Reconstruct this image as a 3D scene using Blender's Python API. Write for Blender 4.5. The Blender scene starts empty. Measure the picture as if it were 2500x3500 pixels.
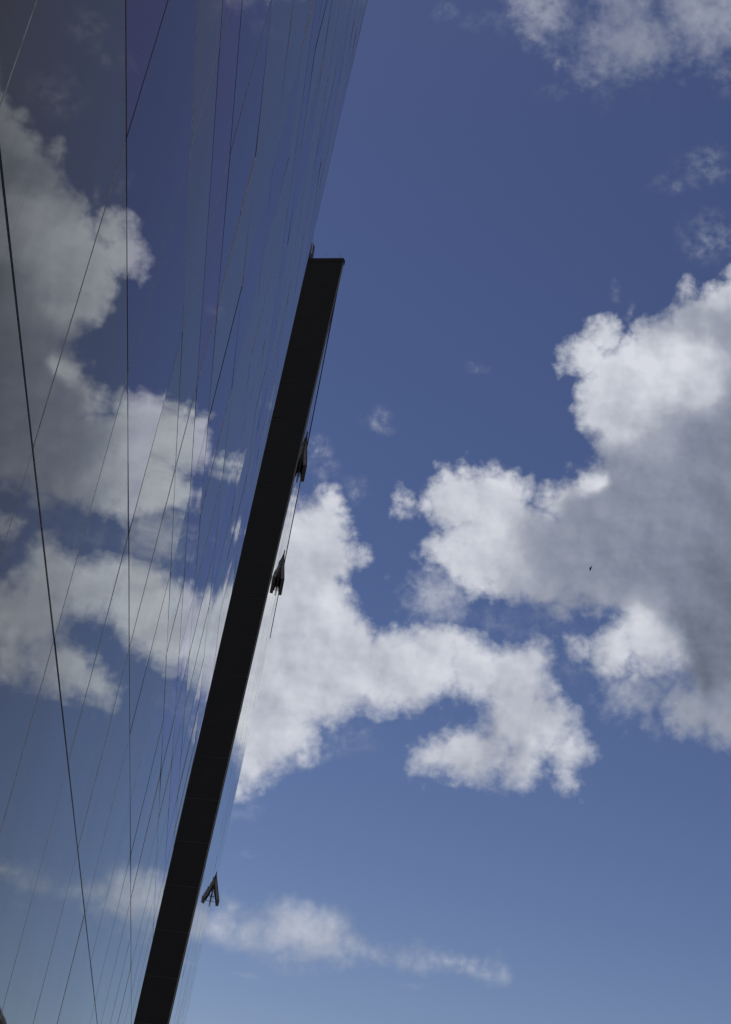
import bpy, bmesh, math, random
from mathutils import Vector, Matrix

# ------------------------------------------------------------------ camera
sc = bpy.context.scene
EYE = 1.7
# axes of the picture in the world (x away from the facade, y along it, z up)
RIGHT = Vector((0.97737212, -0.11982839, 0.17431265))
DOWN = Vector((0.20930618, 0.42875624, -0.87883958))
FWD = Vector((0.0305723, 0.89543802, 0.44413522))
cam_d = bpy.data.cameras.new('camera'); cam = bpy.data.objects.new('camera', cam_d)
sc.collection.objects.link(cam); sc.camera = cam
cam_d.sensor_fit = 'VERTICAL'; cam_d.sensor_height = 36.0; cam_d.lens = 36.0 * 5933.3 / 3500.0
cam_d.clip_start = 0.05; cam_d.clip_end = 6000
m = Matrix((RIGHT, -DOWN, -FWD)).transposed().to_4x4(); m.translation = Vector((0, 0, EYE))
cam.matrix_world = m

# ------------------------------------------------------------------ light
SUN_EL, SUN_AZ = math.radians(69), math.radians(-34)      # azimuth from +y (along the facade), minus = behind the building
sun_dir = Vector((math.sin(SUN_AZ) * math.cos(SUN_EL), math.cos(SUN_AZ) * math.cos(SUN_EL), math.sin(SUN_EL)))
sun_d = bpy.data.lights.new('sun', 'SUN'); sun = bpy.data.objects.new('sun', sun_d); sc.collection.objects.link(sun)
sun_d.energy = 3.0; sun_d.angle = math.radians(0.5); sun_d.color = (1.0, 0.95, 0.88)
sun.rotation_euler = sun_dir.to_track_quat('Z', 'Y').to_euler()
sc.view_settings.view_transform = 'Standard'; sc.view_settings.look = 'None'
sc.view_settings.gamma = 1.0; sc.view_settings.exposure = 0.0
sc.render.engine = 'CYCLES'

world = bpy.data.worlds.new('World'); sc.world = world; world.use_nodes = True
nt = world.node_tree; nt.nodes.clear(); N = nt.nodes; L = nt.links


def node(kind, **kw):
    n = N.new(kind)
    for k, v in kw.items():
        setattr(n, k, v)
    return n


def put(sock, v):
    if isinstance(v, bpy.types.NodeSocket):
        L.new(v, sock)
    elif v is not None:
        sock.default_value = v


def math_(op, a, b=None, c=None, clamp=False):
    n = node('ShaderNodeMath', operation=op, use_clamp=clamp)
    put(n.inputs[0], a); put(n.inputs[1], b); put(n.inputs[2], c)
    return n.outputs[0]


def vmath(op, a, b=None, c=None):
    n = node('ShaderNodeVectorMath', operation=op)
    put(n.inputs[0], a); put(n.inputs[1], b)
    if c is not None:
        if op == 'SCALE': put(n.inputs['Scale'], c)
        else: put(n.inputs[2], c)
    return n.outputs['Value'] if op in ('DISTANCE', 'DOT_PRODUCT', 'LENGTH') else n.outputs[0]


def ramp(v, a, b, c=0.0, d=1.0, smooth=True):
    n = node('ShaderNodeMapRange', interpolation_type='SMOOTHSTEP' if smooth else 'LINEAR')
    put(n.inputs[0], v)
    for i, x in enumerate((a, b, c, d)): put(n.inputs[1 + i], x)
    return n.outputs[0]


def mixf(f, a, b):
    n = node('ShaderNodeMix', data_type='FLOAT'); put(n.inputs[0], f); put(n.inputs[2], a); put(n.inputs[3], b)
    return n.outputs[0]


def mixc(f, a, b, mode='MIX'):
    n = node('ShaderNodeMix', data_type='RGBA', blend_type=mode); put(n.inputs[0], f); put(n.inputs[6], a); put(n.inputs[7], b)
    return n.outputs[2]


def noise(vec, scale, detail=4.0, rough=0.55, out='Fac', lac=2.0):
    n = node('ShaderNodeTexNoise'); n.noise_dimensions = '3D'
    put(n.inputs['Vector'], vec); n.inputs['Scale'].default_value = scale
    n.inputs['Detail'].default_value = detail; n.inputs['Roughness'].default_value = rough
    n.inputs['Lacunarity'].default_value = lac
    return n.outputs[out]


# sky: real sky model plus a cloud field fixed to compass directions (units: hundredths of the tangent plane below)
tc = node('ShaderNodeTexCoord'); D = tc.outputs['Generated']
sky = node('ShaderNodeTexSky', sky_type='NISHITA')
sky.sun_disc = False; sky.sun_elevation = SUN_EL; sky.sun_rotation = SUN_AZ
sky.altitude = 200; sky.air_density = 1.0; sky.dust_density = 0.35; sky.ozone_density = 4.0
dz = vmath('DOT_PRODUCT', D, tuple(FWD))
dzc = math_('MAXIMUM', dz, 0.05)
u = math_('MULTIPLY_ADD', math_('DIVIDE', vmath('DOT_PRODUCT', D, tuple(RIGHT)), dzc), 59.333, 12.5)
v = math_('MULTIPLY_ADD', math_('DIVIDE', vmath('DOT_PRODUCT', D, tuple(DOWN)), dzc), 59.333, 17.5)
cmb = node('ShaderNodeCombineXYZ'); put(cmb.inputs[0], u); put(cmb.inputs[1], v)
P0 = cmb.outputs[0]


def warped(p, scale, amp, detail, rough=0.6, off=0.0):
    q = vmath('ADD', p, (off, off * 0.7, 3.3 + off))
    c = noise(q, scale, detail, rough, 'Color')
    w = vmath('MULTIPLY', vmath('SUBTRACT', c, (0.5, 0.5, 0.5)), (amp, amp, 0.0))
    return vmath('ADD', p, w)


Pw = warped(P0, 0.8, 1.3, 6.0, 0.55)
SOLID = [(2362,1810,399),(2362,1420,356),(2548,2344,212),(1714,1846,178),(2536,1162,216),(2422,1984,341),(1894,1918,171),(1576,1714,116),(2008,1228,92),(2098,2224,90),(2680,916,83),(2410,1486,353),(1600,1906,114),(2374,2416,96),(1936,1726,89),(2680,2482,81),(2464,1306,299),(2638,1000,124),(2512,2170,250),(1696,1738,131),(2200,1360,228),(2116,1840,263),(2710,838,53),(2074,1156,64),(2398,1630,365),(1486,1882,46),(1756,1930,128),(2254,2158,149),(2362,1000,30),(1462,1732,41),(2584,1144,179),(1906,2074,46),(2176,2302,30),(2074,2320,26),(2212,1144,65),(2014,2218,38),(2302,2410,44),(2554,2260,209),(1720,1642,52),(2134,1390,166),(2398,2458,72),(1624,1930,103),(2620,2416,143),(1504,1906,56),(2392,1900,368),(2500,934,22),(1930,2092,35),(2476,2080,287),(2062,2284,46),(1582,1612,33),(2608,1072,155),(2728,802,30),(2728,2530,33),(1546,1720,99),(2404,1144,147),(1888,1678,38),(1966,2182,17),(2428,1714,335),(2698,862,65),(2434,1396,329),(1972,1228,65),(1990,2218,30),(1804,1672,26),(2512,1234,251),(1534,1642,43),(2032,2074,31),(2248,2260,56),(1032,2262,237),(1038,1926,166),(1332,2298,141),(1788,2472,141),(924,2454,171),(1494,2256,130),(1608,2574,99),(1758,2334,132),(840,2592,108),(1074,1830,130),(1026,2076,188),(1776,2604,79),(1932,2556,65),(1482,2592,58),(1116,1734,71),(1608,2280,107),(798,2652,74),(1878,2478,100),(1134,2268,188),(1386,2304,135),(1818,2280,78),(1578,2574,95),(1194,1902,46),(1020,2508,81),(1038,1884,154),(960,2358,188),(1032,2160,213),(1650,2568,104),(888,2508,144),(1932,2640,24),(1434,2604,33),(1590,2226,74),(1860,2232,32),(1950,2676,16),(1128,1698,44),(1446,2280,130),(882,2538,131),(1488,2226,105),(978,1986,121),(1524,2580,74),(1644,2292,104),(1026,2574,33),(1770,2358,129),(1992,2574,18),(1376,1696,21),(1370,1750,20),(1370,1726,18)]
THIN = [(1006,3178,112),(1114,3196,92),(766,3154,64),(874,3184,65),(1204,3232,49),(1294,3262,31),(1414,3286,28),(1354,3274,26),(976,3184,107),(1468,3292,26),(802,3112,33),(1246,3250,36),(1516,3292,21),(1072,3190,100),(1660,3310,17),(1570,3298,19),(1624,3304,17),(802,3184,50),(754,3166,57),(1378,3280,27),(1702,3310,14),(1847,-6,57),(1871,54,51),(1805,-36,25),(2127,132,92),(2115,0,59),(2229,156,50),(2055,192,42),(2043,132,38),(2127,36,58),(2073,-36,23),(2163,150,73),(2408,48,110),(2612,24,87),(2534,24,87),(2330,6,69),(2660,72,41),(2672,-30,31),(2456,36,99),(2390,48,103),(2288,-30,30),(2420,120,49),(1494,2038,41),(2197,2370,58),(2149,2358,48),(2239,2352,45),(2281,2328,20)]


def union(p, circles, k):
    """signed size of the cloud at p (positive inside), smooth union of rounded puffs"""
    acc = None
    for x, y, r in circles:
        dd = math_('SUBTRACT', vmath('DISTANCE', p, (x / 100.0, y / 100.0, 0.0)), r / 100.0)
        acc = dd if acc is None else math_('MINIMUM', acc, dd)
    return math_('MULTIPLY', acc, -1.0)


fine = noise(P0, 2.6, 5.0, 0.56)                  # wisps
mid = noise(vmath('ADD', P0, (0, 0, 7.7)), 0.75, 4.0, 0.55)
S = union(Pw, SOLID, 0.1)
f0 = math_('SUBTRACT', fine, 0.5)
m0 = math_('SUBTRACT', mid, 0.5)
S2 = math_('ADD', S, math_('MULTIPLY_ADD', f0, 0.85, math_('MULTIPLY', m0, 0.7)))
soft = ramp(v, 18.0, 25.0, 0.52, 0.70)            # lower clouds have softer edges
a_solid = ramp(math_('DIVIDE', S2, soft), -0.45, 1.0)
a_solid = math_('POWER', a_solid, 0.8)
T = union(vmath('ADD', P0, vmath('MULTIPLY', vmath('SUBTRACT', Pw, P0), (1.2, 1.2, 0))), THIN, 0.1)
T2 = math_('ADD', T, math_('MULTIPLY', math_('MULTIPLY_ADD', f0, 1.7, math_('MULTIPLY', m0, 1.3)), ramp(v, 27.0, 30.0, 1.0, 0.36)))
a_thin = math_('MULTIPLY', ramp(T2, ramp(v, 27.0, 30.0, -1.0, -0.40), 0.95), ramp(v, 4.0, 28.0, 0.60, 0.72))


def veil(x, y, rx, ry, amt, lo=0.30, hi=0.95, rot=0.0):
    q = vmath('SUBTRACT', Pw, (x / 100, y / 100, 0))
    q = vmath('MULTIPLY', q, (78 / rx, 78 / ry, 0))
    g = ramp(vmath('LENGTH', q), 0.0, 1.0, 1.0, 0.0)
    return math_('MULTIPLY', math_('MULTIPLY', g, ramp(fine, lo, hi)), amt * 0.75)


veils = None
for a in [(2410, 560, 110, 80, .5), (2320, 630, 90, 40, .35), (2440, 820, 130, 90, .6), (2480, 240, 70, 90, .55),
          (1290, 1435, 75, 40, .75), (1090, 1530, 40, 50, .85), (1110, 1610, 70, 55, .5), (1640, 1262, 50, 18, .5),
          (1905, 215, 18, 50, .6), (1890, 310, 60, 22, .3), (2060, 310, 50, 80, .35), (1515, 45, 60, 45, .35),
          (1420, 1995, 50, 25, .95), (1470, 2110, 80, 60, .5), (1180, 2520, 120, 60, .45), (1110, 2560, 60, 40, .5),
          (2180, 2420, 120, 70, .65), (1960, 2280, 60, 90, .3), (830, 2770, 60, 50, .4), (850, 2920, 40, 20, .4),
          (845, 3340, 60, 14, .4), (1400, 3375, 70, 10, .35), (2140, 1070, 18, 50, .7), (2100, 1000, 20, 40, .4),
          (1932, 1590, 14, 20, .8), (2260, 2290, 120, 60, .5), (1700, 80, 160, 60, .22), (1980, 90, 100, 40, .5),
          (2005, 1620, 60, 60, .9), (1800, 2130, 260, 60, .4), (1650, 1620, 30, 30, .4), (1210, 1680, 40, 50, .7)]:
    g = veil(*a)
    veils = g if veils is None else math_('MAXIMUM', veils, g)
# generic broken cloud for the rest of the sky
gen_p = vmath('MULTIPLY', D, (1.0, 1.0, 1.8))
gen = ramp(noise(gen_p, 2.4, 5.0, 0.58), 0.50, 0.60)
gen = math_('MULTIPLY', gen, ramp(vmath('DOT_PRODUCT', D, (0, 0, 1)), 0.0, 0.12))
box = math_('MAXIMUM', math_('MAXIMUM', math_('SUBTRACT', -1.5, u), math_('SUBTRACT', u, 28.5)),
            math_('MAXIMUM', math_('SUBTRACT', -1.5, v), math_('SUBTRACT', v, 36.0)))
outside = ramp(box, 0.0, 3.0)
outside = math_('MAXIMUM', outside, math_('LESS_THAN', dz, 0.06))
alpha = math_('MAXIMUM', math_('MAXIMUM', a_solid, a_thin), veils)
alpha = mixf(outside, alpha, gen)
alpha = math_('MULTIPLY', alpha, 0.97, clamp=True)

# light on the clouds: body tone set by big soft masses, relief by the slope of the noise toward the sun
tone = 0.86
Pt = warped(P0, 0.6, 1.9, 4.0, 0.5, 4.4)
for x, y, r, val, k in [
        (2420, 1900, 520, .48, 1), (2640, 1560, 400, .24, 1), (2430, 1950, 480, .18, 1), (2240, 1720, 260, .38, .9), (2070, 1780, 130, .20, 1),
        (2500, 2250, 330, .14, 1), (2200, 1470, 140, .60, .8), (2050, 1560, 95, .34, 1), (1980, 1880, 280, .40, 1),
        (1900, 2010, 200, .42, 1), (2200, 1980, 200, .32, .8), (2400, 1140, 200, .56, 1), (2270, 1130, 110, .60, 1), (2500, 1200, 130, .5, .8),
        (2070, 1170, 90, .74, .8), (1950, 1190, 60, .72, .8), (2090, 1200, 30, .5, 1), (2150, 1270, 190, 1.0, 1), (2000, 1235, 110, 1.0, 1),
        (2330, 1250, 150, .95, 1), (2420, 1270, 90, .8, .8), (2090, 1400, 140, .78, .8), (2440, 980, 90, .9, .8), (2010, 1640, 60, .95, 1), (1900, 1690, 70, .85, .8), (1740, 1640, 90, .95, .8),
        (1570, 1630, 110, .92, .8), (1660, 1790, 110, .95, .9), (1500, 1890, 80, .9, .8), (1800, 1870, 80, .62, .6),
        (1720, 1930, 90, .88, .7), (1760, 2030, 110, .66, .8), (1540, 1760, 120, .80, .6), (2160, 2190, 170, .90, 1), (2300, 2220, 80, .84, .8),
        (2330, 2460, 140, .56, 1), (2460, 2470, 160, .42, 1), (2350, 2560, 90, .6, .8),
        (1100, 1900, 120, .74, .9), (1060, 2050, 150, .78, .8), (1130, 1780, 120, .96, .8), (1070, 1740, 36, .55, .7), (1150, 2080, 80, .94, .8),
        (1250, 2230, 170, .80, .8), (1600, 2260, 130, 1.0, .8), (1780, 2440, 160, .68, .9), (1650, 2600, 200, .70, .6), (900, 2400, 120, .72, .7), (1930, 2500, 90, .9, .8), (1700, 2570, 160, .7, .8),
        (950, 2250, 180, .80, .8), (1000, 2500, 110, .86, .7), (1800, 2330, 200, .78, .5), (1560, 2560, 70, .85, .8),
        (1000, 3230, 480, .72, .9), (1020, 3130, 110, .88, .9), (760, 3120, 60, .85, .9), (2200, 80, 420, .58, 1), (2440, 40, 120, .72, .8)]:
    g = ramp(vmath('DISTANCE', Pt, (x / 100, y / 100, 0)), r / 450.0, r / 74.0, k, 0.0)
    tone = mixf(g, tone, val)
shift = (0.16, 0.22, 0.0)                          # away from the sun in the tangent plane
reliefA = math_('SUBTRACT', noise(vmath('ADD', P0, (0, 0, 7.7)), 0.75, 3.0, 0.5), noise(vmath('ADD', P0, (0.35, -0.25, 7.7)), 0.75, 3.0, 0.5))
reliefB = math_('SUBTRACT', noise(P0, 2.0, 4.0, 0.55), noise(vmath('ADD', P0, (0.14, -0.1, 0.0)), 2.0, 4.0, 0.55))
relief = math_('ADD', math_('MULTIPLY', reliefA, 0.40), math_('MULTIPLY', reliefB, 0.12))
tone = mixf(outside, tone, 0.7)
tone = math_('ADD', tone, relief)
tone = math_('ADD', tone, math_('MULTIPLY', m0, 0.10))
cr = node('ShaderNodeValToRGB'); put(cr.inputs[0], tone)
el = cr.color_ramp.elements
el[0].position = 0.0; el[0].color = (0.115, 0.135, 0.18, 1)
el[1].position = 1.0; el[1].color = (0.69, 0.71, 0.77, 1)
e = el.new(0.30); e.color = (0.215, 0.245, 0.32, 1)
e = el.new(0.62); e.color = (0.36, 0.385, 0.46, 1)
SKY_STRENGTH = 0.1
lit = node('ShaderNodeVectorMath', operation='SCALE'); put(lit.inputs[0], cr.outputs[0]); lit.inputs['Scale'].default_value = 1.0 / SKY_STRENGTH
raw = vmath('MULTIPLY', sky.outputs[0], (0.078, 0.070, 0.076))
gm_ = node('ShaderNodeGamma'); put(gm_.inputs[0], raw); gm_.inputs[1].default_value = 1.85   # the film's contrast on the clear sky
tint = vmath('MULTIPLY', gm_.outputs[0], (34.4, 25.1, 15.7))
col = mixc(alpha, tint, lit.outputs[0])
bg = node('ShaderNodeBackground'); put(bg.inputs[0], col); bg.inputs[1].default_value = SKY_STRENGTH
out = node('ShaderNodeOutputWorld'); L.new(bg.outputs[0], out.inputs[0])
world.cycles.sampling_method = 'MANUAL'; world.cycles.sample_map_resolution = 512

# ------------------------------------------------------------------ helpers
C = sc.collection


def link(o, parent=None):
    C.objects.link(o)
    if parent: o.parent = parent
    return o


def obj(name, bm, mats, parent=None, smooth=False):
    me = bpy.data.meshes.new(name)
    bmesh.ops.recalc_face_normals(bm, faces=bm.faces)
    bm.to_mesh(me); bm.free()
    for mt in (mats if isinstance(mats, (list, tuple)) else [mats]): me.materials.append(mt)
    if smooth:
        for p in me.polygons: p.use_smooth = True
    return link(bpy.data.objects.new(name, me), parent)


def thing(name, label, cat, loc=(0, 0, 0), group=None):
    o = bpy.data.objects.new(name, None); C.objects.link(o); o.location = loc
    o['label'] = label; o['category'] = cat
    if group: o['group'] = group
    o.empty_display_size = 0.5
    return o


def hexa(bm, p, mi=0):
    """8 points: bottom ring 0-3, top ring 4-7"""
    v_ = [bm.verts.new(q) for q in p]
    for f in ((0, 3, 2, 1), (4, 5, 6, 7), (0, 1, 5, 4), (1, 2, 6, 5), (2, 3, 7, 6), (3, 0, 4, 7)):
        bm.faces.new([v_[i] for i in f]).material_index = mi


def box_(bm, x0, x1, y0, y1, z0, z1, mi=0):
    hexa(bm, [(x0, y0, z0), (x1, y0, z0), (x1, y1, z0), (x0, y1, z0), (x0, y0, z1), (x1, y0, z1), (x1, y1, z1), (x0, y1, z1)], mi)


def bar(bm, a, b, r, n=6, mi=0, r2=None):
    a, b = Vector(a), Vector(b); d = (b - a).normalized(); r2 = r if r2 is None else r2
    s = d.orthogonal().normalized(); t = d.cross(s)
    A = [bm.verts.new(a + (s * math.cos(2 * math.pi * i / n) + t * math.sin(2 * math.pi * i / n)) * r) for i in range(n)]
    B = [bm.verts.new(b + (s * math.cos(2 * math.pi * i / n) + t * math.sin(2 * math.pi * i / n)) * r2) for i in range(n)]
    for i in range(n): bm.faces.new((A[i], A[(i + 1) % n], B[(i + 1) % n], B[i])).material_index = mi
    bm.faces.new(A[::-1]).material_index = mi; bm.faces.new(B).material_index = mi


def picture_area(pts):
    """how large a quad shows in the picture (0 when outside the frame)"""
    q = []
    for p in pts:
        p = Vector(p) - Vector((0, 0, EYE)); w = p.dot(FWD)
        if w < 0.3: return 0
        q.append((min(max(1250 + 5933.3 * p.dot(RIGHT) / w, 0), 2500), min(max(1750 + 5933.3 * p.dot(DOWN) / w, 0), 3500)))
    return abs(sum(q[i][0] * q[(i + 1) % 4][1] - q[(i + 1) % 4][0] * q[i][1] for i in range(4))) / 2


def mat(name):
    global nt, N, L
    mt = bpy.data.materials.new(name); mt.use_nodes = True; nt = mt.node_tree; nt.nodes.clear(); N = nt.nodes; L = nt.links
    return mt


def finish(shader, disp=None):
    o = node('ShaderNodeOutputMaterial'); L.new(shader, o.inputs[0])


def simple(name, col, rough=0.6, metal=0.0, var=0.25, scale=6.0, spec=0.5, bump=0.0):
    mt = mat(name); tc_ = node('ShaderNodeTexCoord')
    n = noise(tc_.outputs['Object'], scale, 6.0, 0.6)
    c = mixc(ramp(n, 0.3, 0.7, 0, 1, False), tuple(x * (1 - var) for x in col) + (1,), tuple(min(1, x * (1 + var)) for x in col) + (1,))
    b = node('ShaderNodeBsdfPrincipled'); put(b.inputs['Base Color'], c); put(b.inputs['Roughness'], ramp(n, 0.2, 0.8, rough * 0.85, min(1, rough * 1.15), False))
    b.inputs['Metallic'].default_value = metal; b.inputs['Specular IOR Level'].default_value = spec
    if bump:
        bp = node('ShaderNodeBump'); bp.inputs['Strength'].default_value = 0.5; bp.inputs['Distance'].default_value = bump
        put(bp.inputs['Height'], n); L.new(bp.outputs[0], b.inputs['Normal'])
    finish(b.outputs[0]); return mt


def glass(name, body, gloss, lo, hi, wave=0.0005, dirt=1.0):
    """coated curtain-wall glass: dark body, mirror that strengthens toward grazing, dust and water marks"""
    mt = mat(name); tc_ = node('ShaderNodeTexCoord'); P = tc_.outputs['Object']
    n1 = noise(vmath('MULTIPLY', P, (1, 1, 0.6)), 0.9, 2.0, 0.45)
    bp = node('ShaderNodeBump'); bp.inputs['Strength'].default_value = 1.0; bp.inputs['Distance'].default_value = wave
    put(bp.inputs['Height'], n1); nb = bp.outputs[0]
    # dust film, rain streaks run down the pane
    streak = noise(vmath('MULTIPLY', P, (1, 22, 0.8)), 1.6, 4.0, 0.6)
    film = noise(P, 0.8, 5.0, 0.6)
    dust = math_('MULTIPLY', math_('ADD', ramp(streak, 0.45, 0.85), ramp(film, 0.35, 0.75)), 0.5)
    vor = node('ShaderNodeTexVoronoi'); put(vor.inputs['Vector'], vmath('MULTIPLY', P, (1, 1, 0.55))); vor.inputs['Scale'].default_value = 5.5
    rnd = node('ShaderNodeSeparateColor'); put(rnd.inputs[0], vor.outputs['Color'])
    speck = math_('MULTIPLY', math_('LESS_THAN', vor.outputs['Distance'], math_('MULTIPLY', rnd.outputs[1], 0.035)), math_('GREATER_THAN', rnd.outputs[0], 0.62))
    v2 = node('ShaderNodeTexVoronoi'); put(v2.inputs['Vector'], vmath('MULTIPLY', P, (1, 1, 0.09))); v2.inputs['Scale'].default_value = 3.1
    r2 = node('ShaderNodeSeparateColor'); put(r2.inputs[0], v2.outputs['Color'])
    run = math_('MULTIPLY', math_('LESS_THAN', v2.outputs['Distance'], math_('MULTIPLY', r2.outputs[1], 0.022)), math_('GREATER_THAN', r2.outputs[0], 0.84))
    speck = math_('MAXIMUM', speck, math_('MULTIPLY', run, 0.55))
    dcol = mixc(math_('MULTIPLY', speck, dirt), tuple(body) + (1,), (0.85, 0.86, 0.85, 1))
    dif = node('ShaderNodeBsdfDiffuse'); put(dif.inputs[0], dcol)
    gl = node('ShaderNodeBsdfGlossy'); gl.inputs['Roughness'].default_value = 0.012; put(gl.inputs[0], tuple(gloss) + (1,)); L.new(nb, gl.inputs['Normal'])
    lw = node('ShaderNodeLayerWeight'); lw.inputs[0].default_value = 0.5
    fac = ramp(lw.outputs['Facing'], 0.72, 0.985, lo, hi, False)
    fac = math_('MAXIMUM', fac, ramp(lw.outputs['Facing'], 0.0, 0.72, 0.14, lo, False))
    fac = math_('SUBTRACT', fac, math_('MULTIPLY', dust, 0.07 * dirt))
    fac = math_('MULTIPLY', fac, math_('SUBTRACT', 1.0, math_('MULTIPLY', speck, 0.55 * dirt)))
    mx = node('ShaderNodeMixShader'); put(mx.inputs[0], fac); L.new(dif.outputs[0], mx.inputs[1]); L.new(gl.outputs[0], mx.inputs[2])
    finish(mx.outputs[0]); return mt


G = [glass('green_grey_glass', (0.30, 0.278, 0.26), (0.93, 0.985, 0.985), -0.07, 0.82),
     glass('grey_glass', (0.31, 0.285, 0.25), (0.96, 0.99, 0.98), -0.07, 0.81),
     glass('blue_glass', (0.21, 0.180, 0.24), (0.93, 0.94, 1.0), 0.02, 0.84),
     glass('violet_glass', (0.25, 0.170, 0.24), (0.95, 0.92, 1.0), 0.02, 0.82),
     glass('far_glass', (0.030, 0.034, 0.042), (1.0, 1.0, 0.98), 0.6, 0.93, wave=0.0009, dirt=0.3)]
M_gap = simple('gasket_and_shade_black', (0.012, 0.012, 0.013), 0.7)  # joint gaskets and pane edges, also the painted shade inside the open windows
M_seal = simple('tan_sealant', (0.74, 0.72, 0.66), 0.75, var=0.35, scale=14)
M_pale = simple('pale_sealant', (0.62, 0.62, 0.58), 0.6, var=0.3, scale=20)
M_clad = simple('dark_cladding', (0.0168, 0.0158, 0.0148), 0.6, var=0.3, scale=1.2, spec=0.22)
M_seam = simple('cladding_seam', (0.085, 0.087, 0.085), 0.7)
M_trim = simple('bronze_trim', (0.17, 0.155, 0.13), 0.45, 0.6)
M_core = simple('core_concrete', (0.22, 0.22, 0.21), 0.85, var=0.15)
M_roof = simple('roof_membrane', (0.10, 0.10, 0.10), 0.9)
M_frame = simple('window_frame_dark', (0.075, 0.073, 0.069), 0.45, 0.3, spec=0.4)
M_rib = simple('window_rib_grey', (0.48, 0.47, 0.45), 0.5, 0.2)
M_steel = simple('stay_steel', (0.10, 0.10, 0.10), 0.4, 0.8)
M_bird = simple('bird_feather', (0.02, 0.018, 0.017), 0.8)

# ------------------------------------------------------------------ ground
bm = bmesh.new(); R = 3000
hexa(bm, [(-R, -R, -0.5), (R, -R, -0.5), (R, R, -0.5), (-R, R, -0.5), (-R, -R, 0), (R, -R, 0), (R, R, 0), (-R, R, 0)])
M_ground = simple('asphalt', (0.055, 0.055, 0.055), 0.9, var=0.2, scale=0.4)
o = obj('ground', bm, M_ground); o['kind'] = 'structure'
mt = mat('paving_stone'); tc_ = node('ShaderNodeTexCoord'); br = node('ShaderNodeTexBrick')
put(br.inputs['Vector'], tc_.outputs['Object']); br.inputs['Scale'].default_value = 1.0
br.inputs['Color1'].default_value = (0.27, 0.26, 0.25, 1); br.inputs['Color2'].default_value = (0.22, 0.215, 0.21, 1); br.inputs['Mortar'].default_value = (0.10, 0.10, 0.095, 1)
br.inputs['Brick Width'].default_value = 0.6; br.inputs['Row Height'].default_value = 0.3; br.inputs['Mortar Size'].default_value = 0.006
b = node('ShaderNodeBsdfPrincipled'); put(b.inputs['Base Color'], mixc(ramp(noise(tc_.outputs['Object'], 0.7, 6), 0.3, 0.7), br.outputs[0], (0.2, 0.195, 0.185, 1))); b.inputs['Roughness'].default_value = 0.85
finish(b.outputs[0])
bm = bmesh.new(); box_(bm, -1.15, 7.0, -30, 90, 0.004, 0.13)
o = obj('pavement', bm, mt); o['kind'] = 'structure'

# ------------------------------------------------------------------ tall glass building
d = 1.2                                   # its glass stands 1.2 m left of the camera
MOD = 1.394 * d
rnd = random.Random(7)
def rows(n0, n1):
    z = []
    for k in range(n0, n1):
        b0 = 5.48 * d + k * 4 * MOD
        z += [b0, b0 + 0.5 * MOD, b0 + MOD, b0 + 2 * MOD, b0 + 3 * MOD]
    return z
Z = [q for q in rows(-2, 6)]
Z = [(q if q < 8 * d else 8 * d + (q - 8 * d) * 1.025) + EYE for q in Z]
Z = [q for q in Z if 0.9 < q < 40]
VIOLET = {i for i in range(len(Z) - 1) if Z[i + 1] - Z[i] < MOD * 0.6 and i > 0 and Z[i] - Z[i - 1] < MOD * 0.6}
Y = [(3.66 + 1.836 * k) * d for k in range(-9, 13)]
END = lambda z: 32.9 - 0.09 * (z - EYE)          # the far vertical edge
TOP = Z[-1]
Y0 = Y[0]
tower = thing('glass_building', 'near glass building at the left with clouds mirrored in its flush panes', 'building', (-1.2, 16, 0))
ox, oy = -1.2, 16.0


def tv(p): return (p[0] - ox, p[1] - oy, p[2])


# core wall and roof
bm = bmesh.new()
hexa(bm, [tv(p) for p in [(-16, Y0, 0), (-1.23, Y0, 0), (-1.23, END(0) - 0.01, 0), (-16, END(0) - 0.01, 0),
                          (-16, Y0, TOP), (-1.23, Y0, TOP), (-1.23, END(TOP) - 0.01, TOP), (-16, END(TOP) - 0.01, TOP)]])
obj('wall', bm, M_core, tower)
bm = bmesh.new(); box_(bm, -16.1 - ox, -1.19 - ox, Y0 - 0.1 - oy, END(TOP) - oy, TOP, TOP + 0.25)
obj('roof', bm, M_roof, tower)
bm = bmesh.new(); box_(bm, -1.229 - ox, -1.195 - ox, Y0 - oy, 31.5 - oy, 0, Z[0] - 0.012)
obj('plinth', bm, M_clad, tower)

GAP = 0.012
VGAP = 0.007
panels = []
ys = Y + [None]
for i in range(len(Z) - 1):
    for j in range(len(Y)):
        z0, z1 = Z[i] + GAP, Z[i + 1] - GAP
        ya0, ya1 = Y[j] + VGAP, Y[j] + VGAP
        if j == len(Y) - 1: yb0, yb1 = END(z0), END(z1)
        else: yb0 = yb1 = Y[j + 1] - VGAP
        panels.append((i, j, ya0, ya1, yb0, yb1, z0, z1))
NEAR = {}                                  # panes whose tilt is seen in the photo (row, column) -> (tilt up, tilt along)
area = [(picture_area([(-1.2, p[2], p[6]), (-1.2, p[4], p[6]), (-1.2, p[5], p[7]), (-1.2, p[3], p[7])]), p) for p in panels]
area.sort(key=lambda t: -t[0])
shown = {(t[1][0], t[1][1]) for t in area[:96] if t[0] > 0}
i_L2 = min(range(len(Z)), key=lambda k: abs(Z[k] - EYE - 4.09 * d))


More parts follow.
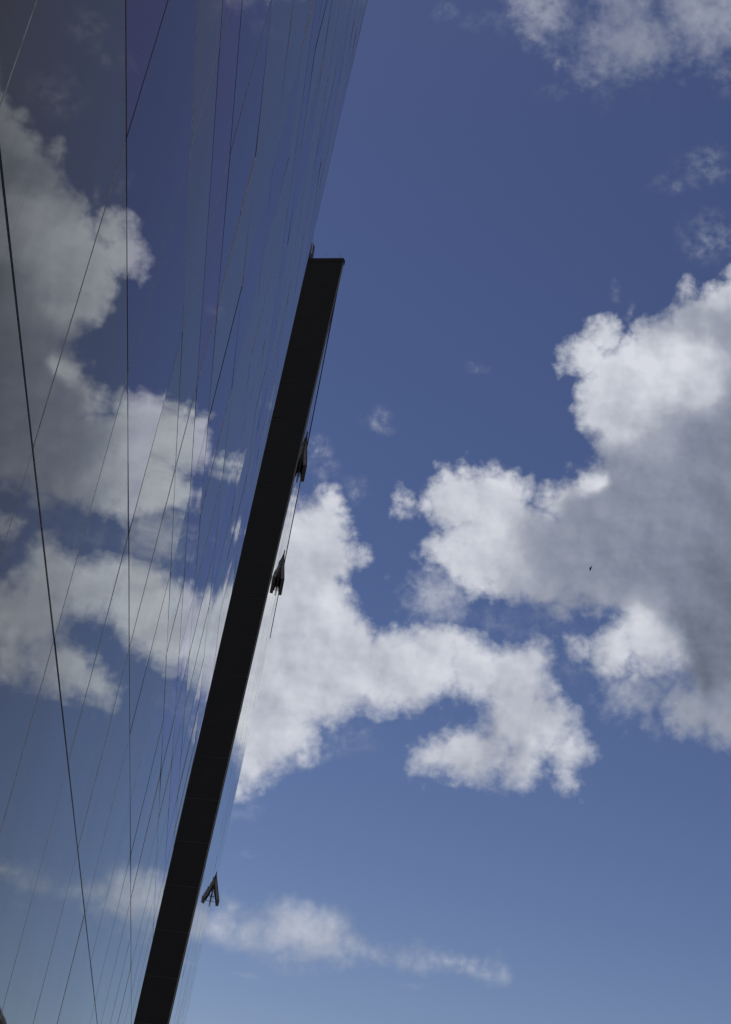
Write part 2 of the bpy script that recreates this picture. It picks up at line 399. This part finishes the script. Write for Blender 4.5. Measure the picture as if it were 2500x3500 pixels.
def pane(bm, p, nu=5, nv=5, mi=0):
    i, j, ya0, ya1, yb0, yb1, z0, z1 = p
    q_ = 0.6 if i < i_L2 else 1.15
    tz = rnd.gauss(0, 0.0010 * q_); ty = rnd.gauss(0, 0.0014 * q_); bow = rnd.gauss(0.0003, 0.0005 * q_)
    if (i, j) in NEAR: tz, ty, bow = NEAR[(i, j)]
    vs = []
    for a in range(nu + 1):
        for c in range(nv + 1):
            s, t = a / nu, c / nv
            y = (ya0 + (yb0 - ya0) * s) * (1 - t) + (ya1 + (yb1 - ya1) * s) * t
            z = z0 + (z1 - z0) * t
            x = -1.2 + (s - .5) * ty * 2.2 + (t - .5) * tz * (z1 - z0) + bow * (1 - (2 * s - 1) ** 2) * (1 - (2 * t - 1) ** 2)
            vs.append(bm.verts.new(tv((x, y, z))))
    W = nv + 1
    for a in range(nu):
        for c in range(nv):
            f = bm.faces.new((vs[a * W + c], vs[(a + 1) * W + c], vs[(a + 1) * W + c + 1], vs[a * W + c + 1])); f.material_index = mi; f.smooth = True
    # edge of the pane, 8 mm back
    ring = [a * W for a in range(nu + 1)] + [nu * W + c for c in range(1, W)] + [a * W + nv for a in range(nu - 1, -1, -1)] + [c for c in range(nv - 1, 0, -1)]
    ft = [bm.verts.new(vs[k].co) for k in ring]
    bk = [bm.verts.new(vs[k].co - Vector((0.009, 0, 0))) for k in ring]
    for k in range(len(ring)):
        k2 = (k + 1) % len(ring)
        bm.faces.new((ft[k2], ft[k], bk[k], bk[k2])).material_index = mi + 1


def pane_mat(i, j):
    if i in VIOLET: return G[3] if Y[j] < 13 else G[2]
    if i == i_L2 and Y[j] < 10.5: return G[3] if Y[j] < 6.0 else G[2]
    if i < i_L2: return G[0]
    return rnd.choice([G[0], G[1], G[0], G[2]] if i > i_L2 else [G[0], G[1]])


rest = {}
for p in panels:
    gm = pane_mat(p[0], p[1])
    if (p[0], p[1]) in shown:
        bm = bmesh.new(); pane(bm, p)
        me = bpy.data.meshes.new('glass_pane'); bm.normal_update(); bm.to_mesh(me); bm.free()
        me.materials.append(gm); me.materials.append(M_seal if rnd.random() < .5 else M_gap)
        link(bpy.data.objects.new('glass_pane', me), tower)
    else:
        rest.setdefault(G.index(gm), []).append(p)
bm = bmesh.new(); mats = []
for gi, ps in rest.items():
    mats += [G[gi], M_gap]
    for p in ps: pane(bm, p, 2, 2, len(mats) - 2)
me = bpy.data.meshes.new('glass_pane'); bm.normal_update(); bm.to_mesh(me); bm.free()
for q in mats: me.materials.append(q)
o = link(bpy.data.objects.new('glass_pane', me), tower); o['kind'] = 'stuff'

# joints: a strip in each gap, 5 mm behind the glass; black gasket, tan or pale sealant by stretch
XJ = -1.2 - 0.0025
for i, z in enumerate(Z[:-1]):
    bm = bmesh.new(); j = 0
    cuts = sorted({Y0, 31.0} | set(Y) | {rnd.uniform(Y0, 31) for _ in range(6)})
    for a, b_ in zip(cuts[:-1], cuts[1:]):
        r_ = rnd.random()
        mi = 0 if r_ < 0.72 else 1
        if i == i_L2: mi = 0
        if i == i_L2 - 1: mi = 1
        w_ = GAP + 0.003
        box_(bm, XJ - 0.02 - ox, XJ - ox, a - oy, b_ - oy, z - w_, z + w_, mi)
    if i == i_L2:
        for a, b_ in ((7.15, 7.75), (9.3, 9.9)):
            box_(bm, XJ - ox, XJ + 0.002 - ox, a - oy, b_ - oy, z - 0.008, z + 0.008, 2)
    if i == i_L2 - 1:                      # black line between two tan beads, broken in places
        for a, b_ in zip(cuts[:-1], cuts[1:]):
            if rnd.random() < .85: box_(bm, XJ - ox, XJ + 0.002 - ox, a - oy, b_ - oy, z - .0035, z + .0065, 0)
    if i in (i_L2,):              # tan backing rod shows under the black gasket
        box_(bm, XJ - ox, XJ + 0.0025 - ox, Y0 - oy, 31 - oy, z - GAP, z - GAP + 0.0055 if i == i_L2 - 1 else z - GAP + 0.002, 1)
    obj('horizontal_joint', bm, [M_gap, M_seal, M_pale], tower)
XV = -1.2 + 0.0012
for j, y in enumerate(Y[1:]):
    bm = bmesh.new()
    for i in range(len(Z) - 1):
        mi = 0 if i == i_L2 and (j - 9) % 2 == 0 else 1
        if i > i_L2 + 1 and rnd.random() < .12: mi = 0
        w_ = 0.0095 if mi == 0 else (0.003 if i == i_L2 else (0.0042 if (j - 9) % 2 else 0.0022) if i < i_L2 else 0.0050)
        box_(bm, XV - 0.02 - ox, XV - ox, y - w_ - oy, y + w_ - oy, Z[i] + 0.012, Z[i + 1] - 0.012, mi)
    obj('vertical_joint', bm, [M_gap, M_seal], tower)
# corner trim on the far edge
bm = bmesh.new()
hexa(bm, [tv(p) for p in [(-1.23, END(0), 0), (-1.199, END(0), 0), (-1.199, END(0) + 0.03, 0), (-1.23, END(0) + 0.03, 0),
                          (-1.23, END(TOP), TOP), (-1.199, END(TOP), TOP), (-1.199, END(TOP) + 0.03, TOP), (-1.23, END(TOP) + 0.03, TOP)]])
obj('corner_trim', bm, M_trim, tower)

# ------------------------------------------------------------------ second building beyond the gap
# It stands farther off (K times what it would be if it touched the first one), its glass a little behind the first one's plane.
K = 2.6
def X2(z): return K * (-0.5876 + 0.00725 * ((z - EYE) / K - 5.05))
YN = 31.66 * K
def FAR(z): return K * (56.0 + 0.7 * (19 - (z - EYE) / K))
ROOF = 21.55 * K + EYE
WD = Vector((0.9264, -0.3765, 0)).normalized()          # run of the side wall, toward the street
WLEN = 14.0
wing = thing('glass_building', 'lower glass building beyond the gap, its black side wall facing us and three windows open', 'building', (-2, 100, 0))
wx, wy = -2.0, 100.0
def wv(p): return (p[0] - wx, p[1] - wy, p[2])
def RW(z): return Vector((X2(z), YN, z))
def LW(z): return Vector((X2(6), YN, z)) - WD * WLEN
wall_n = Vector((-0.3765, -0.9264, 0))
STEP = MOD / 2 * K
seams = []
z = EYE + K * (5.48 * 1.2 + 0.10)
while z > 0.6: z -= STEP
while z < ROOF - 0.5: seams.append(z); z += STEP
edges = [0.0] + [q for q in seams if q > 0.2] + [ROOF]
cols = [0.0, 0.5, 1.0]
bm = bmesh.new()
for a, b_ in zip(edges[:-1], edges[1:]):
    a2, b2 = a + 0.012, b_ - 0.012
    for c0, c1 in zip(cols[:-1], cols[1:]):
        t_ = rnd.gauss(0, 0.004)
        e0, e1 = (c0 + .0005 if c0 else 0), (c1 - .0005 if c1 < 1 else 1)
        A0, A1, B0, B1 = LW(a2).lerp(RW(a2), e0), LW(a2).lerp(RW(a2), e1), LW(b2).lerp(RW(b2), e0), LW(b2).lerp(RW(b2), e1)
        hexa(bm, [wv(p) for p in [A0, A1, A1 - wall_n * .05, A0 - wall_n * .05, B0 + wall_n * t_, B1 + wall_n * t_, B1 - wall_n * .05, B0 - wall_n * .05]])
obj('side_wall', bm, M_clad, wing)
def back(q, k): return q - wall_n * k
bm = bmesh.new()
hexa(bm, [wv(p) for p in [back(LW(0), .012), back(RW(0), .012), back(RW(0), .2), back(LW(0), .2), back(LW(ROOF), .012), back(RW(ROOF), .012), back(RW(ROOF), .2), back(LW(ROOF), .2)]])
obj('seam', bm, M_seam, wing)
# body behind the glass
LB = LW(0) - wall_n * .25
def RB(z): return Vector((X2(z) - .08, YN + .3, z))
bm = bmesh.new()
hexa(bm, [wv(p) for p in [(LB.x, LB.y, 0), RB(0), (X2(0) - .08, FAR(0), 0), (LB.x, FAR(0), 0), (LB.x, LB.y, ROOF), RB(ROOF), (X2(ROOF) - .08, FAR(ROOF), ROOF), (LB.x, FAR(ROOF), ROOF)]])
obj('wall', bm, M_clad, wing)
bm = bmesh.new()
hexa(bm, [wv(p) for p in [(LB.x, LB.y, ROOF), RB(ROOF), (X2(ROOF) - .2, FAR(ROOF), ROOF), (LB.x, FAR(ROOF), ROOF),
                          (LB.x, LB.y, ROOF + .1), RB(ROOF + .1), (X2(ROOF) - .2, FAR(ROOF), ROOF + .1), (LB.x, FAR(ROOF), ROOF + .1)]])
obj('roof', bm, M_roof, wing)
# coping over the side wall and along the glass
bm = bmesh.new()
q0, q1 = LW(ROOF), RW(ROOF); k_ = wall_n * .015
ring = [q0 + k_, q1 + k_ + WD * .01, q1 - wall_n * .3 + WD * .01, q0 - wall_n * .3]
hexa(bm, [wv(p) for p in ring] + [wv(p + Vector((0, 0, .26))) for p in ring])
xr = X2(ROOF)
hexa(bm, [wv(p) for p in [(xr - .3, YN + .3, ROOF - .05), (xr + .03, YN + .3, ROOF - .05), (xr + .03, FAR(ROOF) + .05, ROOF - .05), (xr - .3, FAR(ROOF) + .05, ROOF - .05),
                          (xr - .3, YN + .3, ROOF + .28), (xr + .03, YN + .3, ROOF + .28), (xr + .03, FAR(ROOF) + .05, ROOF + .28), (xr - .3, FAR(ROOF) + .05, ROOF + .28)]])
obj('coping', bm, M_clad, wing)
# tapering roof screen that just shows past the first building
def on_wall(px, py, back_=0.6):
    """point of the side wall's plane (moved back a little) along a sight line"""
    v_ = RIGHT * ((px - 1250) / 5933.3) + DOWN * ((py - 1750) / 5933.3) + FWD
    o_ = RW(40) - wall_n * back_
    t_ = (o_ - Vector((0, 0, EYE))).dot(wall_n) / v_.dot(wall_n)
    return Vector((0, 0, EYE)) + v_ * t_
tri = [on_wall(*q) for q in ((1045, 880), (1061, 875), (1064, 856), (1068.5, 826), (1058, 850))]
bm = bmesh.new()
fr = [bm.verts.new(wv(p)) for p in tri]; bk = [bm.verts.new(wv(p - wall_n * .5)) for p in tri]
bm.faces.new(fr); bm.faces.new(bk[::-1])
for k in range(5): bm.faces.new((fr[k], bk[k], bk[(k + 1) % 5], fr[(k + 1) % 5]))
obj('roof_screen', bm, M_frame, wing)
M_rod = simple('rod_steel', (.5, .5, .5), .4, .8)
for a, b_, r_ in (((1066, 866), (1072.5, 808), .035), ((1116, 871), (1114, 860), .03), ((1163, 876), (1161, 864), .03)):
    bm = bmesh.new(); bar(bm, wv(on_wall(*a, .1)), wv(on_wall(*b_, .1)), r_, 6, 0, .012)
    obj('lightning_rod', bm, M_rod, wing)
# bright metal edge on the near corner
bm = bmesh.new()
w0, w1 = RW(0), RW(ROOF); e_ = WD * .035; s_ = Vector((0, .28, 0))
hexa(bm, [wv(p) for p in [w0, w0 + e_, w0 + e_ + s_, w0 + s_, w1, w1 + e_, w1 + e_ + s_, w1 + s_]])
obj('corner_trim', bm, M_trim, wing)

# glass
yw = [YN + 0.3]
while yw[-1] < 70 * K: yw.append(yw[-1] + 5.7)
zw = [q for q in seams if q > 0.8]
zw = zw[::2] + [ROOF - .06]
cells = []
for i in range(len(zw) - 1):
    for j in range(len(yw) - 1):
        z0, z1 = zw[i] + .02, zw[i + 1] - .02
        if yw[j] > FAR(z1) - 1: continue
        cells.append((i, j, yw[j] + .02, z0, z1, min(yw[j + 1] - .02, FAR(z0)), min(yw[j + 1] - .02, FAR(z1))))
ca = sorted(cells, key=lambda c: -picture_area([(X2(c[3]), c[2], c[3]), (X2(c[3]), c[5], c[3]), (X2(c[4]), c[6], c[4]), (X2(c[4]), c[2], c[4])]))
big = set(ca[:90])


def wpane(bm, c):
    i, j, y0, z0, z1, yb0, yb1 = c
    tz, ty, bow = rnd.gauss(0, .0009), rnd.gauss(0, .0005), rnd.gauss(0, .0012)
    n = 4; vs = []
    for a in range(n + 1):
        for k in range(n + 1):
            s, t = a / n, k / n
            z = z0 + (z1 - z0) * t; y = y0 + ((yb0 + (yb1 - yb0) * t) - y0) * s
            vs.append(bm.verts.new(wv((X2(z) + (s - .5) * ty * 5.7 + (t - .5) * tz * 4.3 + bow * (1 - (2 * s - 1) ** 2) * (1 - (2 * t - 1) ** 2), y, z))))
    for a in range(n):
        for k in range(n):
            f = bm.faces.new((vs[a * 5 + k], vs[(a + 1) * 5 + k], vs[(a + 1) * 5 + k + 1], vs[a * 5 + k + 1])); f.smooth = True


bs = bmesh.new()
for c in cells:
    if c in big:
        bm = bmesh.new(); wpane(bm, c); me = bpy.data.meshes.new('glass_pane'); bm.normal_update(); bm.to_mesh(me); bm.free(); me.materials.append(G[4])
        link(bpy.data.objects.new('glass_pane', me), wing)
    else: wpane(bs, c)
me = bpy.data.meshes.new('glass_pane'); bs.normal_update(); bs.to_mesh(me); bs.free(); me.materials.append(G[4])
o = link(bpy.data.objects.new('glass_pane', me), wing); o['kind'] = 'stuff'
for z in zw[1:-1]:
    bm = bmesh.new(); x = X2(z)
    box_(bm, x - .07 - wx, x - .004 - wx, YN + .3 - wy, FAR(z) - wy, z - .024, z + .024)
    obj('horizontal_joint', bm, M_gap, wing)
for y in yw[1:]:
    if y > 62 * K: continue
    zt = min(ROOF, EYE + K * (19 - (y / K - 56) / .7))
    bm = bmesh.new()
    hexa(bm, [wv(p) for p in [(X2(1) - .08, y - .022, .8), (X2(.8) - .006, y - .022, .8), (X2(.8) - .006, y + .022, .8), (X2(1) - .08, y + .022, .8),
                              (X2(zt) - .08, y - .022, zt), (X2(zt) - .006, y - .022, zt), (X2(zt) - .006, y + .022, zt), (X2(zt) - .08, y + .022, zt)]])
    obj('vertical_joint', bm, M_gap, wing)

# three top-hung windows standing open
for (y0, y1, z, drop, outw, lab) in [(36.3, 37.15, 19.72, .85, .155, 'open window nearest the roof end of the black wall'),
                                     (42.7, 43.8, 19.5, .80, .16, 'middle one of the three open windows'),
                                     (53.6, 54.35, 13.28, .82, .265, 'lowest open window, its stay rods showing')]:
    y0, y1, z, drop, outw = (q * K for q in (y0, y1, z, drop, outw))
    z += EYE; x = X2(z) + 0.008
    w = bpy.data.objects.new('open_window', None); link(w, wing); w.location = wv((x, y0, z)); w['label'] = lab
    ln = math.hypot(drop, outw); dn = Vector((outw / ln, 0, -drop / ln)); nn = Vector((drop / ln, 0, outw / ln)); yy = Vector((0, 1, 0)); wd = y1 - y0
    T_ = 0.23
    def S(u_, y_, t_): return dn * u_ + yy * y_ + nn * t_
    def sbox(bm, u0, u1, a0, a1, t0, t1, mi=0):
        hexa(bm, [S(u0, a0, t0), S(u1, a0, t0), S(u1, a1, t0), S(u0, a1, t0), S(u0, a0, t1), S(u1, a0, t1), S(u1, a1, t1), S(u0, a1, t1)], mi)
    bm = bmesh.new(); fw = .18
    sbox(bm, 0, fw, 0, wd, -T_, 0); sbox(bm, ln - fw, ln, 0, wd, -T_, 0)
    sbox(bm, fw, ln - fw, 0, fw, -T_, 0); sbox(bm, fw, ln - fw, wd - fw, wd, -T_, 0)
    sash = obj('sash', bm, M_frame, w)
    bm = bmesh.new()                     # ribs of the profile along the near side and the inner face
    for q in (.075, .125, .175): sbox(bm, .30, ln - .05, -.02, -.0005, -q - .028, -q)
    for q in (.03, .12): sbox(bm, .2, ln - .06, q, q + .03, -T_ - .02, -T_ - .0005)
    obj('rib', bm, M_rib, sash)
    bm = bmesh.new(); sbox(bm, fw - .03, ln - fw + .03, fw - .03, wd - fw + .03, -.08, -.03)
    obj('pane', bm, G[4], sash)
    bm = bmesh.new(); F_ = .08
    box_(bm, -.01, .03, -F_, wd + F_, 0.002, F_); box_(bm, -.01, .03, -F_, wd + F_, -ln - F_, -ln)
    box_(bm, -.01, .03, -F_, 0, -ln, 0); box_(bm, -.01, .03, wd, wd + F_, -ln, 0)
    obj('frame', bm, M_frame, w)
    bm = bmesh.new(); box_(bm, -.01, .008, 0, wd, -ln, 0)  # black slab over the glass, painted shade for the room behind the sash
    obj('opening_shade', bm, M_gap, w)
    for yk in (.08, wd - .1):
        bm = bmesh.new()
        a = Vector((.0, yk, -ln * .86)); e1 = S(ln * .86, yk, -T_)
        bar(bm, a, e1, .018)
        k1 = a.lerp(e1, .45) + Vector((0, 0, .26)); bar(bm, Vector((0, yk, -ln * .62)), k1, .016); bar(bm, k1, S(ln * .6, yk, -T_), .016); bar(bm, k1, a.lerp(e1, .35), .013)
        obj('stay', bm, M_steel, w)

# ------------------------------------------------------------------ bird, high over the street
def along(px, py, dist): 
    v_ = RIGHT * ((px - 1250) / 5933.3) + DOWN * ((py - 1750) / 5933.3) + FWD
    return Vector((0, 0, EYE)) + v_.normalized() * dist


B = along(2020, 1943, 70)
bird = thing('bird', 'tiny dark bird flying in front of the big grey cloud', 'bird', B)
me = bpy.data.meshes.new('body')
bm = bmesh.new()
prof = [(-.11, .002, 0), (-.085, .018, 0), (-.04, .026, 0), (.02, .024, 0), (.06, .014, 0), (.085, .016, .004), (.102, .010, .003), (.118, .001, .001)]
rings = []
for (xx, rr, zz) in prof:
    rings.append([bm.verts.new((xx, math.cos(t * math.pi / 4) * rr, zz + math.sin(t * math.pi / 4) * rr * .9)) for t in range(8)])
for a, b_ in zip(rings[:-1], rings[1:]):
    for t in range(8): bm.faces.new((a[t], a[(t + 1) % 8], b_[(t + 1) % 8], b_[t]))
bm.faces.new(rings[0]); bm.faces.new(rings[-1][::-1])
body = obj('body', bm, M_bird, bird, True)
for s in (-1, 1):
    bm = bmesh.new()
    pts = [(.045, .015, .01), (.05, .08, .045), (.01, .16, .05), (-.07, .22, .03), (-.03, .14, .045), (-.03, .06, .035), (-.035, .015, .01)]
    up_ = [bm.verts.new((x, y * s, z + .003)) for x, y, z in pts]; dn_ = [bm.verts.new((x, y * s, z - .003)) for x, y, z in pts]
    bm.faces.new(up_); bm.faces.new(dn_[::-1])
    for k in range(7): bm.faces.new((up_[k], dn_[k], dn_[(k + 1) % 7], up_[(k + 1) % 7]))
    obj('wing', bm, M_bird, bird)
bm = bmesh.new(); hexa(bm, [(-.17, -.03, -.002), (-.1, -.012, -.002), (-.1, .012, -.002), (-.17, .03, -.002), (-.17, -.03, .003), (-.1, -.012, .003), (-.1, .012, .003), (-.17, .03, .003)])
obj('tail', bm, M_bird, bird)
# heading up and to the right of the picture, banked edge-on
head = (-DOWN * .93 + RIGHT * .36).normalized(); wingd = (FWD + RIGHT * .12 + DOWN * .1); wingd = (wingd - head * wingd.dot(head)).normalized()
bird.matrix_world = Matrix((head, wingd, head.cross(wingd))).transposed().to_4x4(); bird.location = B

# ------------------------------------------------------------------ building across the street, only caught in the mirror glass
M_stone = simple('dark_stone', (.060, .056, .048), .9, var=.3, scale=3)  # plain dark stone colour, varied by noise
M_dark = simple('dark_cornice', (.022, .021, .020), .8, var=.2)
house = thing('stone_building', 'dark building whose roof edge is reflected in the glass at the bottom left corner', 'building', (20, 170, 0))
hv = lambda x, y, z: (x - 20, y - 170, z)
HX, HY0, HY1, HH = 14.0, 127.0, 232.0, 22.15
bm = bmesh.new()
yy_ = HY0; bays = []
while yy_ + 3.5 <= HY1: bays.append(yy_); yy_ += 3.5
fl = [0.0, 4.2, 7.6, 11.0, 14.4, 17.6, HH]
hexa(bm, [hv(HX + .3, HY0, 0), hv(HX + 12, HY0, 0), hv(HX + 12, HY1, 0), hv(HX + .3, HY1, 0), hv(HX + .3, HY0, HH), hv(HX + 12, HY0, HH), hv(HX + 12, HY1, HH), hv(HX + .3, HY1, HH)])
for k, z0 in enumerate(fl[:-1]):                       # piers and spandrels in front of the recessed windows
    z1 = fl[k + 1]; zt = z0 + 3.0
    hexa(bm, [hv(HX, HY0, zt), hv(HX + .298, HY0, zt), hv(HX + .298, HY1, zt), hv(HX, HY1, zt), hv(HX, HY0, z1 + (.9 if z1 < HH else 0)), hv(HX + .298, HY0, z1 + (.9 if z1 < HH else 0)), hv(HX + .298, HY1, z1 + (.9 if z1 < HH else 0)), hv(HX, HY1, z1 + (.9 if z1 < HH else 0))])
    for b0 in bays + [HY1 - 1.2]:
        za = z0 + (.9 if k else 0)
        hexa(bm, [hv(HX + .02, b0, za), hv(HX + .296, b0, za), hv(HX + .296, b0 + 1.2, za), hv(HX + .02, b0 + 1.2, za), hv(HX + .02, b0, zt), hv(HX + .296, b0, zt), hv(HX + .296, b0 + 1.2, zt), hv(HX + .02, b0 + 1.2, zt)])
obj('wall', bm, M_stone, house)
bm = bmesh.new()
for z0, z1, o_ in ((HH, HH + .35, .35), (HH + .35, HH + .8, .7)):
    hexa(bm, [hv(HX - o_, HY0 - o_, z0 + .002), hv(HX + 12, HY0 - o_, z0 + .002), hv(HX + 12, HY1 + o_, z0 + .002), hv(HX - o_, HY1 + o_, z0 + .002), hv(HX - o_, HY0 - o_, z1), hv(HX + 12, HY0 - o_, z1), hv(HX + 12, HY1 + o_, z1), hv(HX - o_, HY1 + o_, z1)])
obj('cornice', bm, M_dark, house)
bm = bmesh.new(); hexa(bm, [hv(HX + .5, HY0 + .5, HH + .81), hv(HX + 11.5, HY0 + .5, HH + .81), hv(HX + 11.5, HY1 - .5, HH + .81), hv(HX + .5, HY1 - .5, HH + .81),
                            hv(HX + 4, HY0 + 3, HH + 1.5), hv(HX + 8, HY0 + 3, HH + 1.5), hv(HX + 8, HY1 - 3, HH + 1.5), hv(HX + 4, HY1 - 3, HH + 1.5)])
obj('roof', bm, M_roof, house)
M_hg = simple('house_glass', (.02, .022, .025), .1, spec=.8)
for k in (3, 4, 5):
    for b0 in bays[:24]:
        z0 = fl[k] + .9
        bm = bmesh.new(); hexa(bm, [hv(HX + .22, b0 + 1.2, z0), hv(HX + .295, b0 + 1.2, z0), hv(HX + .295, b0 + 3.5, z0), hv(HX + .22, b0 + 3.5, z0), hv(HX + .22, b0 + 1.2, fl[k] + 3), hv(HX + .295, b0 + 1.2, fl[k] + 3), hv(HX + .295, b0 + 3.5, fl[k] + 3), hv(HX + .22, b0 + 3.5, fl[k] + 3)])
        obj('window', bm, M_hg, house)
